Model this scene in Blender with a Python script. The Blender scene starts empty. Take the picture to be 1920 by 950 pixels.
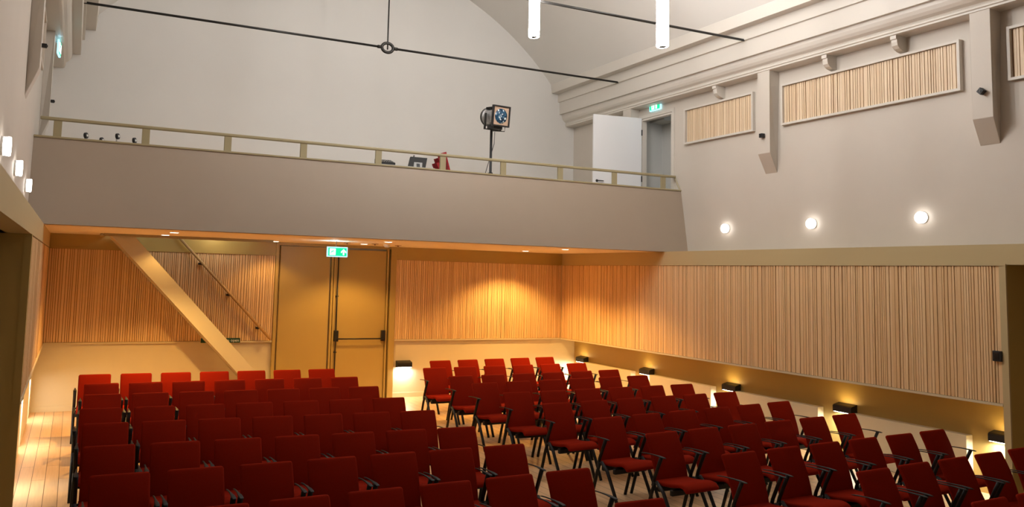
import bpy, bmesh, math, random
from mathutils import Vector, Matrix

C = bpy.context.scene.collection
random.seed(7)

# ------------------------------------------------------------------ camera
F_PX, CX, CY = 1530.83, 856.29, 374.52
YAW, PITCH, ROLL = 0.435508, 0.0915526, 0.0264833
CAM_Z = 2.464
cam = bpy.data.cameras.new('camera')
cam.sensor_width = 36.0
cam.lens = F_PX / 1920 * 36.0
cam.shift_x = (960 - CX) / 1920
cam.shift_y = (CY - 475) / 1920
cam.clip_end = 100
cam_ob = bpy.data.objects.new('camera', cam)
C.objects.link(cam_ob)
xa = Vector((math.cos(YAW), -math.sin(YAW), 0))
fw = Vector((math.sin(YAW) * math.cos(PITCH), math.cos(YAW) * math.cos(PITCH), math.sin(PITCH)))
za = Vector((-math.sin(YAW) * math.sin(PITCH), -math.cos(YAW) * math.sin(PITCH), math.cos(PITCH)))
right = xa * math.cos(ROLL) + za * math.sin(ROLL)
up = -xa * math.sin(ROLL) + za * math.cos(ROLL)
m = Matrix((right, up, -fw)).transposed().to_4x4()
m.translation = Vector((0, 0, CAM_Z))
cam_ob.matrix_world = m
bpy.context.scene.camera = cam_ob

# ------------------------------------------------------------------ world, exposure
w = bpy.data.worlds.new('world'); bpy.context.scene.world = w
w.use_nodes = True
w.node_tree.nodes['Background'].inputs[0].default_value = (0.9, 0.85, 0.8, 1)
w.node_tree.nodes['Background'].inputs[1].default_value = 0.02
vs = bpy.context.scene.view_settings
vs.view_transform = 'Standard'; vs.look = 'None'; vs.gamma = 1.0
vs.use_curve_mapping = False
vs.exposure = 0.0

P_PENDANT = 48.0       # emission strength of the pendant tubes
P_DOWN = 320.0          # W, warm downlights in the balcony soffit
P_SCONCE = 12.0         # W, low wall lamps
P_DRUM = 9.0          # emission of the drum lamps
WARM = (1.0, 0.56, 0.15)

# ------------------------------------------------------------------ materials
def mat(name, col, rough=0.6, metal=0.0, noise=0.0, scale=6.0, bump=0.0, coat=0.0, sheen=0.0):
    mt = bpy.data.materials.new(name); mt.use_nodes = True
    nt = mt.node_tree; b = nt.nodes['Principled BSDF']
    b.inputs['Base Color'].default_value = (*col, 1)
    b.inputs['Roughness'].default_value = rough
    b.inputs['Metallic'].default_value = metal
    if coat: b.inputs['Coat Weight'].default_value = coat
    b.inputs['Specular IOR Level'].default_value = .05 if sheen else .5
    if sheen:
        b.inputs['Sheen Weight'].default_value = sheen
        b.inputs['Sheen Roughness'].default_value = 0.4
        b.inputs['Sheen Tint'].default_value = (1, .03, .03, 1)
    if noise or bump:
        tc = nt.nodes.new('ShaderNodeTexCoord'); n = nt.nodes.new('ShaderNodeTexNoise')
        n.inputs['Scale'].default_value = scale; n.inputs['Detail'].default_value = 5
        nt.links.new(tc.outputs['Object'], n.inputs['Vector'])
        if noise:
            mr = nt.nodes.new('ShaderNodeMix'); mr.data_type = 'RGBA'
            mr.inputs['A'].default_value = (*[c * (1 - noise) for c in col], 1)
            mr.inputs['B'].default_value = (*[min(1, c * (1 + noise)) for c in col], 1)
            nt.links.new(n.outputs['Fac'], mr.inputs['Factor'])
            nt.links.new(mr.outputs['Result'], b.inputs['Base Color'])
        if bump:
            bp = nt.nodes.new('ShaderNodeBump'); bp.inputs['Strength'].default_value = bump
            bp.inputs['Distance'].default_value = 0.01
            nt.links.new(n.outputs['Fac'], bp.inputs['Height'])
            nt.links.new(bp.outputs['Normal'], b.inputs['Normal'])
    return mt

def emis(name, col, strength):
    mt = bpy.data.materials.new(name); mt.use_nodes = True
    b = mt.node_tree.nodes['Principled BSDF']
    b.inputs['Base Color'].default_value = (.02, .02, .02, 1)
    b.inputs['Emission Color'].default_value = (*col, 1)
    b.inputs['Emission Strength'].default_value = strength
    return mt

M = {}
M['wall'] = mat('wall_paint', (0.60, 0.55, 0.49), 0.55, noise=0.03, scale=3, bump=0.02)
M['wall_back'] = mat('back_wall_paint', (0.72, 0.705, 0.68), 0.6, noise=0.02, scale=2)
M['vault'] = mat('vault_paint', (0.70, 0.68, 0.65), 0.7, noise=0.015, scale=2)
M['fascia'] = mat('parapet_paint', (0.385, 0.312, 0.245), 0.5, noise=0.03, scale=3)
M['cornice'] = mat('cornice_paint', (0.64, 0.60, 0.545), 0.45)
M['gold'] = mat('olive_beige_paint', (0.46, 0.33, 0.105), 0.42, noise=0.03, scale=4)
M['rail'] = mat('rail_paint', (0.36, 0.305, 0.18), 0.38)
M['cream'] = mat('cream_paint', (0.67, 0.595, 0.43), 0.5, noise=0.03, scale=5)
M['soffit'] = mat('soffit_paint', (0.84, 0.74, 0.58), 0.6)
M['door_white'] = mat('white_door_paint', (0.82, 0.83, 0.86), 0.4)
M['corridor'] = mat('corridor_paint', (0.50, 0.50, 0.48), 0.6)
M['band'] = mat('band_paint', (0.53, 0.43, 0.235), 0.45)
M['sill'] = mat('pale_trim_paint', (0.64, 0.55, 0.38), 0.45)
M['stair'] = mat('stair_paint', (0.58, 0.53, 0.41), 0.5)
M['bronze'] = mat('brown_disc', (0.30, 0.16, 0.06), 0.5)
M['black'] = mat('black_metal', (0.012, 0.012, 0.014), 0.45, metal=0.0)
M['iron'] = mat('dark_iron', (0.02, 0.018, 0.016), 0.4, metal=0.4)
M['chair_black'] = mat('black_chair_frame', (0.003, 0.003, 0.0035), 0.6)
M['grooves'] = mat('slat_backing', (0.30, 0.14, 0.045), 0.8)
M['oak'] = mat('oak_rail', (0.50, 0.32, 0.14), 0.45, noise=0.15, scale=12)
M['steel'] = mat('grey_steel', (0.42, 0.42, 0.43), 0.35, metal=0.7)
M['grey'] = mat('grey_plastic', (0.38, 0.38, 0.38), 0.4)
M['white'] = mat('white_plastic', (0.85, 0.85, 0.83), 0.4)
M['tan'] = mat('tan_board', (0.55, 0.38, 0.27), 0.6)
M['redcloth'] = mat('red_cloth', (0.30, 0.006, 0.010), 0.8)
M['darkgreen'] = mat('dark_green_label', (0.01, 0.07, 0.045), 0.5)
M['tube'] = emis('glowing_tube', (1.0, 0.965, 0.925), P_PENDANT)
M['drum'] = emis('glowing_drum', (1.0, 0.93, 0.86), P_DRUM)
M['led'] = emis('white_led', (1.0, 0.97, 0.88), 22)
M['spotdisc'] = emis('downlight_lens', (1.0, 0.88, 0.68), 7)
M['exit_green'] = emis('exit_green', (0.0, 0.75, 0.32), 1.3)
M['exit_white'] = emis('exit_white', (0.85, 1.0, 0.95), 2.6)
M['exit_cyan'] = emis('exit_glow_edge', (0.35, 0.85, 1.0), 2.0)

def fabric():
    mt = mat('red_wool', (0.30, 0.003, 0.005), 0.9, sheen=0.10)
    nt = mt.node_tree; b = nt.nodes['Principled BSDF']
    tc = nt.nodes.new('ShaderNodeTexCoord'); n = nt.nodes.new('ShaderNodeTexNoise')
    n.inputs['Scale'].default_value = 350; n.inputs['Detail'].default_value = 2
    nt.links.new(tc.outputs['Object'], n.inputs['Vector'])
    mx = nt.nodes.new('ShaderNodeMix'); mx.data_type = 'RGBA'
    mx.inputs['A'].default_value = (0.18, 0.0075, 0.0016, 1)
    mx.inputs['B'].default_value = (0.28, 0.0150, 0.003, 1)
    nt.links.new(n.outputs['Fac'], mx.inputs['Factor'])
    nt.links.new(mx.outputs['Result'], b.inputs['Base Color'])
    bp = nt.nodes.new('ShaderNodeBump'); bp.inputs['Strength'].default_value = 0.25; bp.inputs['Distance'].default_value = 0.002
    nt.links.new(n.outputs['Fac'], bp.inputs['Height']); nt.links.new(bp.outputs['Normal'], b.inputs['Normal'])
    return mt
M['red'] = fabric()

def slat_mat(c0=(0.68, 0.43, 0.20), c1=(0.86, 0.62, 0.35)):
    mt = bpy.data.materials.new('pale_ash_slats'); mt.use_nodes = True
    nt = mt.node_tree; b = nt.nodes['Principled BSDF']; b.inputs['Roughness'].default_value = 0.5
    at = nt.nodes.new('ShaderNodeAttribute'); at.attribute_name = 'tone'
    tc = nt.nodes.new('ShaderNodeTexCoord'); mp = nt.nodes.new('ShaderNodeMapping')
    mp.inputs['Scale'].default_value = (30, 30, 1.2)
    n = nt.nodes.new('ShaderNodeTexNoise'); n.inputs['Scale'].default_value = 2.0; n.inputs['Detail'].default_value = 6
    nt.links.new(tc.outputs['Object'], mp.inputs['Vector']); nt.links.new(mp.outputs['Vector'], n.inputs['Vector'])
    ad = nt.nodes.new('ShaderNodeMath'); ad.operation = 'ADD'
    sc = nt.nodes.new('ShaderNodeMath'); sc.operation = 'MULTIPLY'; sc.inputs[1].default_value = 0.6
    nt.links.new(n.outputs['Fac'], sc.inputs[0])
    nt.links.new(sc.outputs[0], ad.inputs[0]); nt.links.new(at.outputs['Fac'], ad.inputs[1])
    cr = nt.nodes.new('ShaderNodeValToRGB')
    cr.color_ramp.elements[0].position = 0.15; cr.color_ramp.elements[0].color = (*c0, 1)
    cr.color_ramp.elements[1].position = 1.0; cr.color_ramp.elements[1].color = (*c1, 1)
    nt.links.new(ad.outputs[0], cr.inputs[0]); nt.links.new(cr.outputs[0], b.inputs['Base Color'])
    return mt
M['slat'] = slat_mat()
M['slat_pale'] = slat_mat((0.64, 0.46, 0.285), (0.82, 0.66, 0.47))

def floor_mat():
    mt = bpy.data.materials.new('light_oak_boards'); mt.use_nodes = True
    nt = mt.node_tree; b = nt.nodes['Principled BSDF']; b.inputs['Roughness'].default_value = 0.38
    tc = nt.nodes.new('ShaderNodeTexCoord')
    sep = nt.nodes.new('ShaderNodeSeparateXYZ'); com = nt.nodes.new('ShaderNodeCombineXYZ')
    nt.links.new(tc.outputs['Object'], sep.inputs[0])
    nt.links.new(sep.outputs['Y'], com.inputs['X']); nt.links.new(sep.outputs['X'], com.inputs['Y'])
    br = nt.nodes.new('ShaderNodeTexBrick')
    br.inputs['Scale'].default_value = 1.0; br.inputs['Brick Width'].default_value = 1.9
    br.inputs['Row Height'].default_value = 0.14; br.inputs['Mortar Size'].default_value = 0.0032
    br.inputs['Mortar Smooth'].default_value = 0.2; br.inputs['Bias'].default_value = 0.0
    br.inputs['Color1'].default_value = (0.80, 0.54, 0.31, 1); br.inputs['Color2'].default_value = (0.64, 0.41, 0.215, 1)
    br.inputs['Mortar'].default_value = (0.10, 0.05, 0.022, 1); br.offset = 0.37
    nt.links.new(com.outputs[0], br.inputs['Vector'])
    mp = nt.nodes.new('ShaderNodeMapping'); mp.inputs['Scale'].default_value = (1.5, 28, 1)
    n = nt.nodes.new('ShaderNodeTexNoise'); n.inputs['Scale'].default_value = 1.6; n.inputs['Detail'].default_value = 7
    nt.links.new(com.outputs[0], mp.inputs['Vector']); nt.links.new(mp.outputs[0], n.inputs['Vector'])
    mx = nt.nodes.new('ShaderNodeMix'); mx.data_type = 'RGBA'; mx.blend_type = 'MULTIPLY'; mx.inputs['Factor'].default_value = 0.45
    cr = nt.nodes.new('ShaderNodeValToRGB'); cr.color_ramp.elements[0].color = (0.55, 0.5, 0.45, 1); cr.color_ramp.elements[1].color = (1.15, 1.15, 1.15, 1)
    nt.links.new(n.outputs['Fac'], cr.inputs[0])
    nt.links.new(br.outputs['Color'], mx.inputs['A']); nt.links.new(cr.outputs[0], mx.inputs['B'])
    nt.links.new(mx.outputs['Result'], b.inputs['Base Color'])
    return mt
M['floor'] = floor_mat()

# ------------------------------------------------------------------ helpers
def link(o, parent=None):
    C.objects.link(o)
    if parent is not None: o.parent = parent
    return o

def obj(name, bm, material, parent=None, smooth=False, loc=None):
    me = bpy.data.meshes.new(name)
    bmesh.ops.recalc_face_normals(bm, faces=bm.faces)
    bm.to_mesh(me); bm.free()
    if smooth:
        for p in me.polygons: p.use_smooth = True
    me.materials.append(M[material] if isinstance(material, str) else material)
    o = bpy.data.objects.new(name, me)
    if loc: o.location = loc
    return link(o, parent)

def empty(name, loc=(0, 0, 0), rz=0.0):
    o = bpy.data.objects.new(name, None); o.location = loc; o.rotation_euler = (0, 0, rz)
    o.empty_display_size = 0.1
    return link(o)

def tag(o, label, cat, group=None, kind=None):
    o['label'] = label; o['category'] = cat
    if group: o['group'] = group
    if kind: o['kind'] = kind
    return o

def struct(o, label, cat):
    o['kind'] = 'structure'; o['label'] = label; o['category'] = cat
    return o

def NB(): return bmesh.new()

def box(bm, x0, x1, y0, y1, z0, z1):
    v = [bm.verts.new(p) for p in [(x0, y0, z0), (x1, y0, z0), (x1, y1, z0), (x0, y1, z0), (x0, y0, z1), (x1, y0, z1), (x1, y1, z1), (x0, y1, z1)]]
    fs = [bm.faces.new([v[i] for i in q]) for q in [(0, 3, 2, 1), (4, 5, 6, 7), (0, 1, 5, 4), (1, 2, 6, 5), (2, 3, 7, 6), (3, 0, 4, 7)]]
    return fs

def bbox(bm, x0, x1, y0, y1, z0, z1, r=0.004, seg=1):
    fs = box(bm, x0, x1, y0, y1, z0, z1)
    es = list({e for f in fs for e in f.edges})
    bmesh.ops.bevel(bm, geom=es, offset=r, segments=seg, affect='EDGES', profile=0.5)
    return bm

def prism(bm, pts, axis, a, b):
    # extrude a closed 2-D outline along an axis; pts are the other two coordinates in order
    def P(p, t):
        if axis == 'x': return (t, p[0], p[1])
        if axis == 'y': return (p[0], t, p[1])
        return (p[0], p[1], t)
    A = [bm.verts.new(P(p, a)) for p in pts]; B = [bm.verts.new(P(p, b)) for p in pts]
    n = len(pts)
    bm.faces.new(A); bm.faces.new(B[::-1])
    for i in range(n):
        bm.faces.new([A[i], A[(i + 1) % n], B[(i + 1) % n], B[i]])

def tube(bm, pts, r, seg=10, rx=None, cap=True, radii=None, upv=Vector((0, 0, 1))):
    pts = [Vector(p) for p in pts]; rings = []
    for i, p in enumerate(pts):
        d = (pts[min(i + 1, len(pts) - 1)] - pts[max(i - 1, 0)]).normalized()
        u = d.cross(upv)
        if u.length < 1e-3: u = d.cross(Vector((1, 0, 0)))
        u.normalize(); v = d.cross(u).normalized()
        rr = radii[i] if radii else r
        ra = rr if rx is None else rx * rr / r
        rings.append([bm.verts.new(p + u * ra * math.cos(2 * math.pi * k / seg) + v * rr * math.sin(2 * math.pi * k / seg)) for k in range(seg)])
    for a, b in zip(rings, rings[1:]):
        for k in range(seg):
            bm.faces.new([a[k], a[(k + 1) % seg], b[(k + 1) % seg], b[k]])
    if cap:
        bm.faces.new(rings[0][::-1]); bm.faces.new(rings[-1])
    return rings

def disc_stack(bm, centre, axis, prof, seg=24):
    # lathe: prof = list of (distance along axis, radius)
    axis = Vector(axis).normalized(); c = Vector(centre)
    u = axis.cross(Vector((0, 0, 1)))
    if u.length < 1e-3: u = axis.cross(Vector((1, 0, 0)))
    u.normalize(); v = axis.cross(u).normalized()
    rings = []
    for t, r in prof:
        if r < 1e-5: rings.append([bm.verts.new(c + axis * t)])
        else: rings.append([bm.verts.new(c + axis * t + (u * math.cos(2 * math.pi * k / seg) + v * math.sin(2 * math.pi * k / seg)) * r) for k in range(seg)])
    for a, b in zip(rings, rings[1:]):
        if len(a) == 1 and len(b) == 1: continue
        for k in range(seg):
            k2 = (k + 1) % seg
            if len(a) == 1: bm.faces.new([a[0], b[k2], b[k]])
            elif len(b) == 1: bm.faces.new([a[k], a[k2], b[0]])
            else: bm.faces.new([a[k], a[k2], b[k2], b[k]])
    if len(rings[0]) > 1: bm.faces.new(rings[0][::-1])
    if len(rings[-1]) > 1: bm.faces.new(rings[-1])

def one(name, material, fn, parent=None, smooth=False):
    bm = NB(); fn(bm); return obj(name, bm, material, parent, smooth)

# ------------------------------------------------------------------ room dimensions (metres)
XL, XR = -0.385, 9.82          # face of the slatted lining, left and right
XLU, XRU = -0.588, 10.36       # upper walls
YB, YU = 15.48, 15.90          # lower lining and upper back wall
ZS, ZT, ZB = 2.99, 2.75, 1.126 # soffit, top and bottom of slats
ZP = 4.174                     # parapet top
ZF = 3.30                      # balcony floor
Y0 = -3.2                      # wall behind the stage
JL, JR = 8.95, 5.95            # where the side linings stop
VC = (4.885, 2.79); VR = 6.34  # vault circle

# ------------------------------------------------------------------ structure
struct(one('floor', 'floor', lambda b: box(b, -1.7, 11.4, Y0 - .2, YU + .2, -0.12, 0.0)), 'light oak board floor of the hall', 'floor')

def f(b):
    # lower back wall left and right of the exit doors, then the upper wall
    box(b, XLU - .3, 3.46, YB + .035, YU, 0, ZS - .005)
    box(b, 5.90, XRU, YB + .035, YU, 0, ZS - .005)
    box(b, 3.46, 5.90, YB + .10, YU, 0, ZS - .005)
wb = struct(one('wall_back', 'cream', f), 'cream painted lower back wall under the balcony', 'wall')
struct(one('wall_back_upper', 'wall_back', lambda b: box(b, XLU - .3, XRU + .3, YU, YU + .15, ZS, 9.4)), 'pale grey gable wall above the balcony', 'wall')
struct(one('wall_front', 'wall', lambda b: box(b, -1.7, 11.4, Y0 - .15, Y0, 0, 9.4)), 'plain wall behind the stage', 'wall')

def f(b):
    T = XRU + .10
    box(b, XRU, T, Y0, 12.42, ZT, 6.9)
    box(b, XRU, T, 13.38, YU, ZT, 6.9)
    box(b, XRU, T, 12.42, 13.38, 5.72, 6.9)
    box(b, XRU, T, 12.42, 13.38, ZT, ZF)
struct(one('wall_right', 'wall', f), 'pale upper side wall on the right with high slatted panels', 'wall')
struct(one('wall_left', 'wall', lambda b: box(b, XLU - .25, XLU, Y0, YU, ZT, 6.9)), 'pale upper side wall at the left edge of the photo', 'wall')

# lining behind the slats, the recessed strip under it, and the band on top
def f(b):
    box(b, XR + .03, XRU + .25, JR, YB + .1, ZB, ZT)
    box(b, 10.20, XRU + .25, JR, YB + .1, 0, ZB)
struct(one('wall_right_lower', 'gold', f), 'ochre lower lining wall on the right', 'wall')
def f(b):
    box(b, XL - .45, XL - .03, JL, YB + .1, ZB, ZT)
    box(b, -1.0, -.62, JL, YB + .1, 0, ZB)
struct(one('wall_left_lower', 'gold', f), 'ochre lower lining wall on the left', 'wall')
# deep dark door recesses nearer the stage
def f(b):
    box(b, 10.95, 11.10, Y0, JR, 0, ZT); box(b, XR, 11.1, JR - .02, JR, 0, ZT)
struct(one('wall_right_recess', 'gold', f), 'dark side recess at the right edge of the photo', 'wall')
def f(b):
    box(b, -1.50, -1.35, Y0, JL, 0, ZT); box(b, -1.5, XL, JL - .02, JL, 0, ZT)
struct(one('wall_left_recess', 'gold', f), 'dark side recess at the left edge of the photo', 'wall')
def f(b):
    box(b, XR, 11.1, Y0, YB + .02, ZT, ZS)
    box(b, XR - .012, XR + .03, JR - .03, YB, ZT - .012, ZT + .012)
struct(one('trim_1', 'band', f), 'ochre painted band above the slats on the right wall', 'trim')
def f(b):
    box(b, -1.5, XL, Y0, YB + .02, ZT, ZS)
struct(one('trim_2', 'band', f), 'ochre painted band above the slats on the left wall', 'trim')
def f(b):
    box(b, XL, 3.46, YB - .004, YB + .04, ZT, ZS); box(b, 5.9, XR, YB - .004, YB + .04, ZT, ZS)
    box(b, XL, 3.46, YB - .016, YB, ZT - .012, ZT + .012); box(b, 5.9, XR, YB - .016, YB, ZT - .012, ZT + .012)
struct(one('trim_3', 'gold', f), 'ochre painted band above the slats on the back wall', 'trim')
# light edge boards at the ends of the side linings
struct(one('trim_4', 'band', lambda b: box(b, XR - .006, XR + .018, JR - .026, JR + .05, 0.0, ZT)), 'edge board at the end of the right slatted wall', 'trim')
struct(one('trim_5', 'gold', lambda b: box(b, XL - .06, XL + .006, JL - .026, JL + .05, 0.0, ZT)), 'edge board at the end of the left slatted wall', 'trim')
# baseboards
struct(one('baseboard_back', 'cream', lambda b: (box(b, -.6, 3.46, YB + .018, YB + .035, 0, .09), box(b, 5.9, 10.1, YB + .018, YB + .035, 0, .09))), 'cream baseboard along the back wall', 'baseboard')

# vault
def f(b):
    n = 48; a0 = math.atan2(6.88 - VC[1], 9.72 - VC[0]); outer = []; inner = []
    for i in range(n + 1):
        a = a0 + (math.pi - 2 * a0) * i / n
        inner.append((VC[0] + VR * math.cos(a), VC[1] + VR * math.sin(a)))
        outer.append((VC[0] + (VR + .15) * math.cos(a), VC[1] + (VR + .15) * math.sin(a)))
    for i in range(n):
        for ya, yb in ((Y0, YU),):
            q = [b.verts.new((p[0], y, p[1])) for y in (ya, yb) for p in (inner[i], inner[i + 1])]
            b.faces.new([q[0], q[1], q[3], q[2]])
            q = [b.verts.new((p[0], y, p[1])) for y in (ya, yb) for p in (outer[i], outer[i + 1])]
            b.faces.new([q[0], q[2], q[3], q[1]])
    bmesh.ops.remove_doubles(b, verts=b.verts, dist=1e-4)
struct(one('ceiling', 'vault', f, smooth=True), 'off-white barrel vault ceiling', 'ceiling')

# moulded beams where the vault meets the walls
CP = [(10.40, 5.935), (10.16, 5.94), (10.13, 5.95), (10.13, 5.975), (10.115, 5.985), (10.115, 6.005), (10.13, 6.02), (10.12, 6.04), (10.075, 6.07), (10.045, 6.11),
      (10.025, 6.16), (10.02, 6.215), (9.965, 6.215), (9.955, 6.49), (9.915, 6.495), (9.915, 6.69), (9.745, 6.69), (9.72, 6.88), (9.78, 6.95), (10.75, 6.95), (10.75, 5.935)]
struct(one('trim_6', 'cornice', lambda b: prism(b, CP, 'y', Y0, YU)), 'stepped plaster cornice above the right wall', 'cornice')
def mirror(x): return 9.77 - x
CPL = [(mirror(x) + (.08 if x < 10.0 else 0) if x < 10.2 else -.95, z) for x, z in CP]
struct(one('trim_7', 'cornice', lambda b: prism(b, CPL[::-1], 'y', Y0, YU)), 'stepped plaster cornice above the left wall', 'cornice')

# upper right doorway, the casing and the room beyond
def f(b):
    for y0, y1, z0, z1 in ((12.36, 12.42, ZF, 5.73), (13.38, 13.44, ZF, 5.73), (12.36, 13.44, 5.731, 5.80)):
        box(b, XRU - .025, XRU + .02, y0, y1, z0, z1)
    for y0, y1, z0, z1 in ((12.421, 12.46, ZF, 5.689), (13.345, 13.379, ZF, 5.689), (12.421, 13.379, 5.69, 5.728)):
        box(b, XRU - .010, XRU + .10, y0, y1, z0, z1)
struct(one('trim_8', 'cornice', f), 'cream casing around the upper doorway', 'door frame')
def f(b):
    X = XRU + .10
    box(b, X, 11.15, 11.5, 11.6, ZF - .1, 6.1); box(b, X, 11.15, 13.50, 13.6, ZF - .1, 6.1)
    box(b, 10.98, 11.15, 11.5, 13.6, ZF - .1, 6.1); box(b, X, 11.15, 11.5, 13.6, 5.98, 6.1); box(b, X, 11.15, 11.5, 13.6, ZF - .1, ZF)
    box(b, X + .2, 10.98, 13.05, 13.5, 5.70, 5.98)
struct(one('wall_corridor', 'corridor', f), 'grey corridor seen through the upper doorway', 'corridor')

# ------------------------------------------------------------------ doors of the lower back wall
dr = empty('door_1', (4.68, YB, 0)); struct(dr, 'ochre double exit door with black push bar', 'door')
def rel(o, root):
    # keep world position under a moved root
    o.location = Vector(o.location) - root.location; return o
def part(root, name, material, fn, smooth=False, parent=None, label=None):
    o = one(name, material, fn, None, smooth)
    o.parent = parent or root
    if parent is None: o.location = -Vector(root.location)
    if label: o['label'] = label
    return o
part(dr, 'door_leaf', 'gold', lambda b: bbox(b, 3.56, 4.535, YB + .03, YB + .08, .01, 2.93, .003))
part(dr, 'door_leaf', 'gold', lambda b: bbox(b, 4.655, 5.70, YB + .03, YB + .08, .01, 2.90, .003))
part(dr, 'door_frame', 'gold', lambda b: (bbox(b, 3.46, 3.52, YB - .02, YB + .1, 0, ZS, .004), bbox(b, 5.78, 5.90, YB - .02, YB + .1, 0, ZS, .004),
     bbox(b, 5.71, 5.745, YB, YB + .1, 0, 2.94, .004), bbox(b, 4.56, 4.60, YB + .005, YB + .09, 0, 2.95, .004), bbox(b, 4.615, 4.65, YB + .01, YB + .09, 0, 2.95, .004),
     bbox(b, 3.5, 5.8, YB + .01, YB + .1, 2.94, ZS, .004)))
part(dr, 'lock_rod', 'black', lambda b: (tube(b, [(4.69, YB - .01, 2.88), (4.69, YB - .01, .2)], .012), box(b, 4.665, 4.715, YB - .02, YB + .03, 1.98, 2.0), box(b, 4.665, 4.715, YB - .02, YB + .03, .9, .925)), True)
part(dr, 'latch_case', 'black', lambda b: bbox(b, 4.655, 4.735, YB - .05, YB + .03, 1.12, 1.33, .008, 2))
part(dr, 'latch_case', 'black', lambda b: bbox(b, 5.62, 5.70, YB - .05, YB + .03, 1.12, 1.33, .008, 2))
part(dr, 'push_bar', 'iron', lambda b: tube(b, [(4.70, YB - .06, 1.17), (5.66, YB - .06, 1.17)], .014), True)

# ------------------------------------------------------------------ slatted panels
def slat_panel(name, label, plane, face, a0, a1, z0, z1, sgn, seed, frame=0.0, wmin=.024, wmax=.042, gap=.0075, depth=.028, low=.028, group=None, fmat='rail'):
    """plane 'x': lies in x=face running along y.  plane 'y': lies in y=face running along x.  sgn: towards the room"""
    rnd = random.Random(seed)
    root = empty(name, (face, (a0 + a1) / 2, z0) if plane == 'x' else ((a0 + a1) / 2, face, z0))
    tag(root, label, 'wall panel', group)
    def B(b, lo, hi, za, zb, d0, d1):
        # d: distance in front (+) of the face, towards the room
        p, q = sorted((face + sgn * d0, face + sgn * d1))
        if plane == 'x': return box(b, p, q, lo, hi, za, zb)
        return box(b, lo, hi, p, q, za, zb)
    part(root, 'backing_board', 'grooves', lambda b: B(b, a0, a1, z0, z1, -.030, -.024))
    bm = NB(); tones = []
    t = a0 + .004
    while t < a1 - .02:
        wd = rnd.choice((wmin, wmin, (wmin + wmax) / 2, wmax)) * rnd.uniform(.9, 1.1)
        wd = min(wd, a1 - t - .002)
        tone = rnd.random() * .45 + .12
        d = 0.0 if rnd.random() < .6 else -.007
        fs = B(bm, t, t + wd, z0 + .004, z1 - .004, -.026, d)
        tones += [tone] * len(fs)
        t += wd + gap * rnd.uniform(.8, 1.35)
    o = obj('slats', bm, 'slat_pale' if frame else 'slat', root); o.location = -Vector(root.location)
    att = o.data.attributes.new('tone', 'FLOAT', 'FACE')
    att.data.foreach_set('value', tones)
    if frame:
        fr = frame
        part(root, 'frame', fmat, lambda b: (B(b, a0 - fr, a1 + fr, z1, z1 + fr, -.03, .035), B(b, a0 - fr, a1 + fr, z0 - fr, z0, -.03, .035),
             B(b, a0 - fr, a0, z0, z1, -.03, .035), B(b, a1, a1 + fr, z0, z1, -.03, .035)))
    else:
        part(root, 'sill', 'sill', lambda b: B(b, a0, a1, z0 - low, z0, -.03, .012))
    return root

slat_panel('slatted_panel', 'long pale wood slatted lining on the right wall beside the seats', 'x', XR, JR + .05, YB - .005, ZB + .02, ZT - .012, -1, 11)
slat_panel('slatted_panel', 'pale wood slatted lining at the left edge, seen almost edge-on', 'x', XL, JL + .05, YB - .005, ZB + .02, ZT - .012, 1, 12)
slat_panel('slatted_panel', 'wood slatted lining on the back wall behind the stairs', 'y', YB, XL + .005, 3.455, ZB + .02, ZT - .012, -1, 13)
slat_panel('slatted_panel', 'wood slatted lining on the back wall right of the exit doors', 'y', YB, 5.905, XR - .005, ZB + .02, ZT - .012, -1, 14)
for k, (ya, yb, wh) in enumerate(((10.33, 12.0, 'small framed slatted panel high on the right wall beside the upper doorway'),
                              (6.74, 9.65, 'long framed slatted panel high on the right wall between two brackets'),
                              (3.1, 6.07, 'framed slatted panel high on the right wall, cut by the right picture edge'))):
    slat_panel('high_slatted_panel', wh, 'x', XRU - .03, ya, yb, 5.06, 5.67, -1, 20 + k, frame=.035, wmin=.026, wmax=.042, gap=.008, fmat='cornice', group='framed slatted panels high on the side walls')
for k, (ya, yb, wh) in enumerate(((10.33, 12.0, 'framed slatted panel high on the left wall beyond the near bracket'),)):
    slat_panel('high_slatted_panel', wh, 'x', XLU + .03, ya, yb, 5.06, 5.67, 1, 30 + k, frame=.035, wmin=.026, wmax=.042, gap=.008, fmat='cornice', group='framed slatted panels high on the side walls')

# ------------------------------------------------------------------ low cream panels with niches, wedge lamps
SC = [15.12, 12.90, 10.66, 8.42, 6.20]
def nich(c): return (c - .15, c + .42)
cuts = [nich(c) for c in SC]
segs = []
hi = YB
for lo_, hi_ in cuts:
    if hi_ < hi: segs.append((hi_, hi))
    hi = lo_
segs.append((JR, hi))
names_seg = ['between the first two wedge lamps', 'between the second and third wedge lamps', 'between the third and fourth wedge lamps', 'between the fourth and fifth wedge lamps', 'at the nearest end of the wall']
segs = [s for s in segs if s[1] - s[0] > .05]
for s_, nm in zip(segs, names_seg):
    tag(one('low_wall_panel', 'cream', lambda b: bbox(b, 10.08, 10.20, s_[0], s_[1], 0, .665, .004)), 'low cream wall panel at the right, ' + nm, 'wall panel', 'low cream panels along the right wall')
prev = YB
CL = [14.72, 12.48, 10.24]
lsegs = []
for c in CL:
    lsegs.append((c + .2, prev)); prev = c - .2
lsegs.append((JL, prev))
for s_, nm in zip(lsegs, ('in the far corner', 'second from the far corner', 'third from the far corner', 'nearest to the dark recess')):
    tag(one('low_wall_panel', 'cream', lambda b: bbox(b, -.62, -.50, s_[0], s_[1], 0, .665, .004)), 'low cream wall panel at the left, ' + nm, 'wall panel', 'low cream panels along the left wall')

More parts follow.
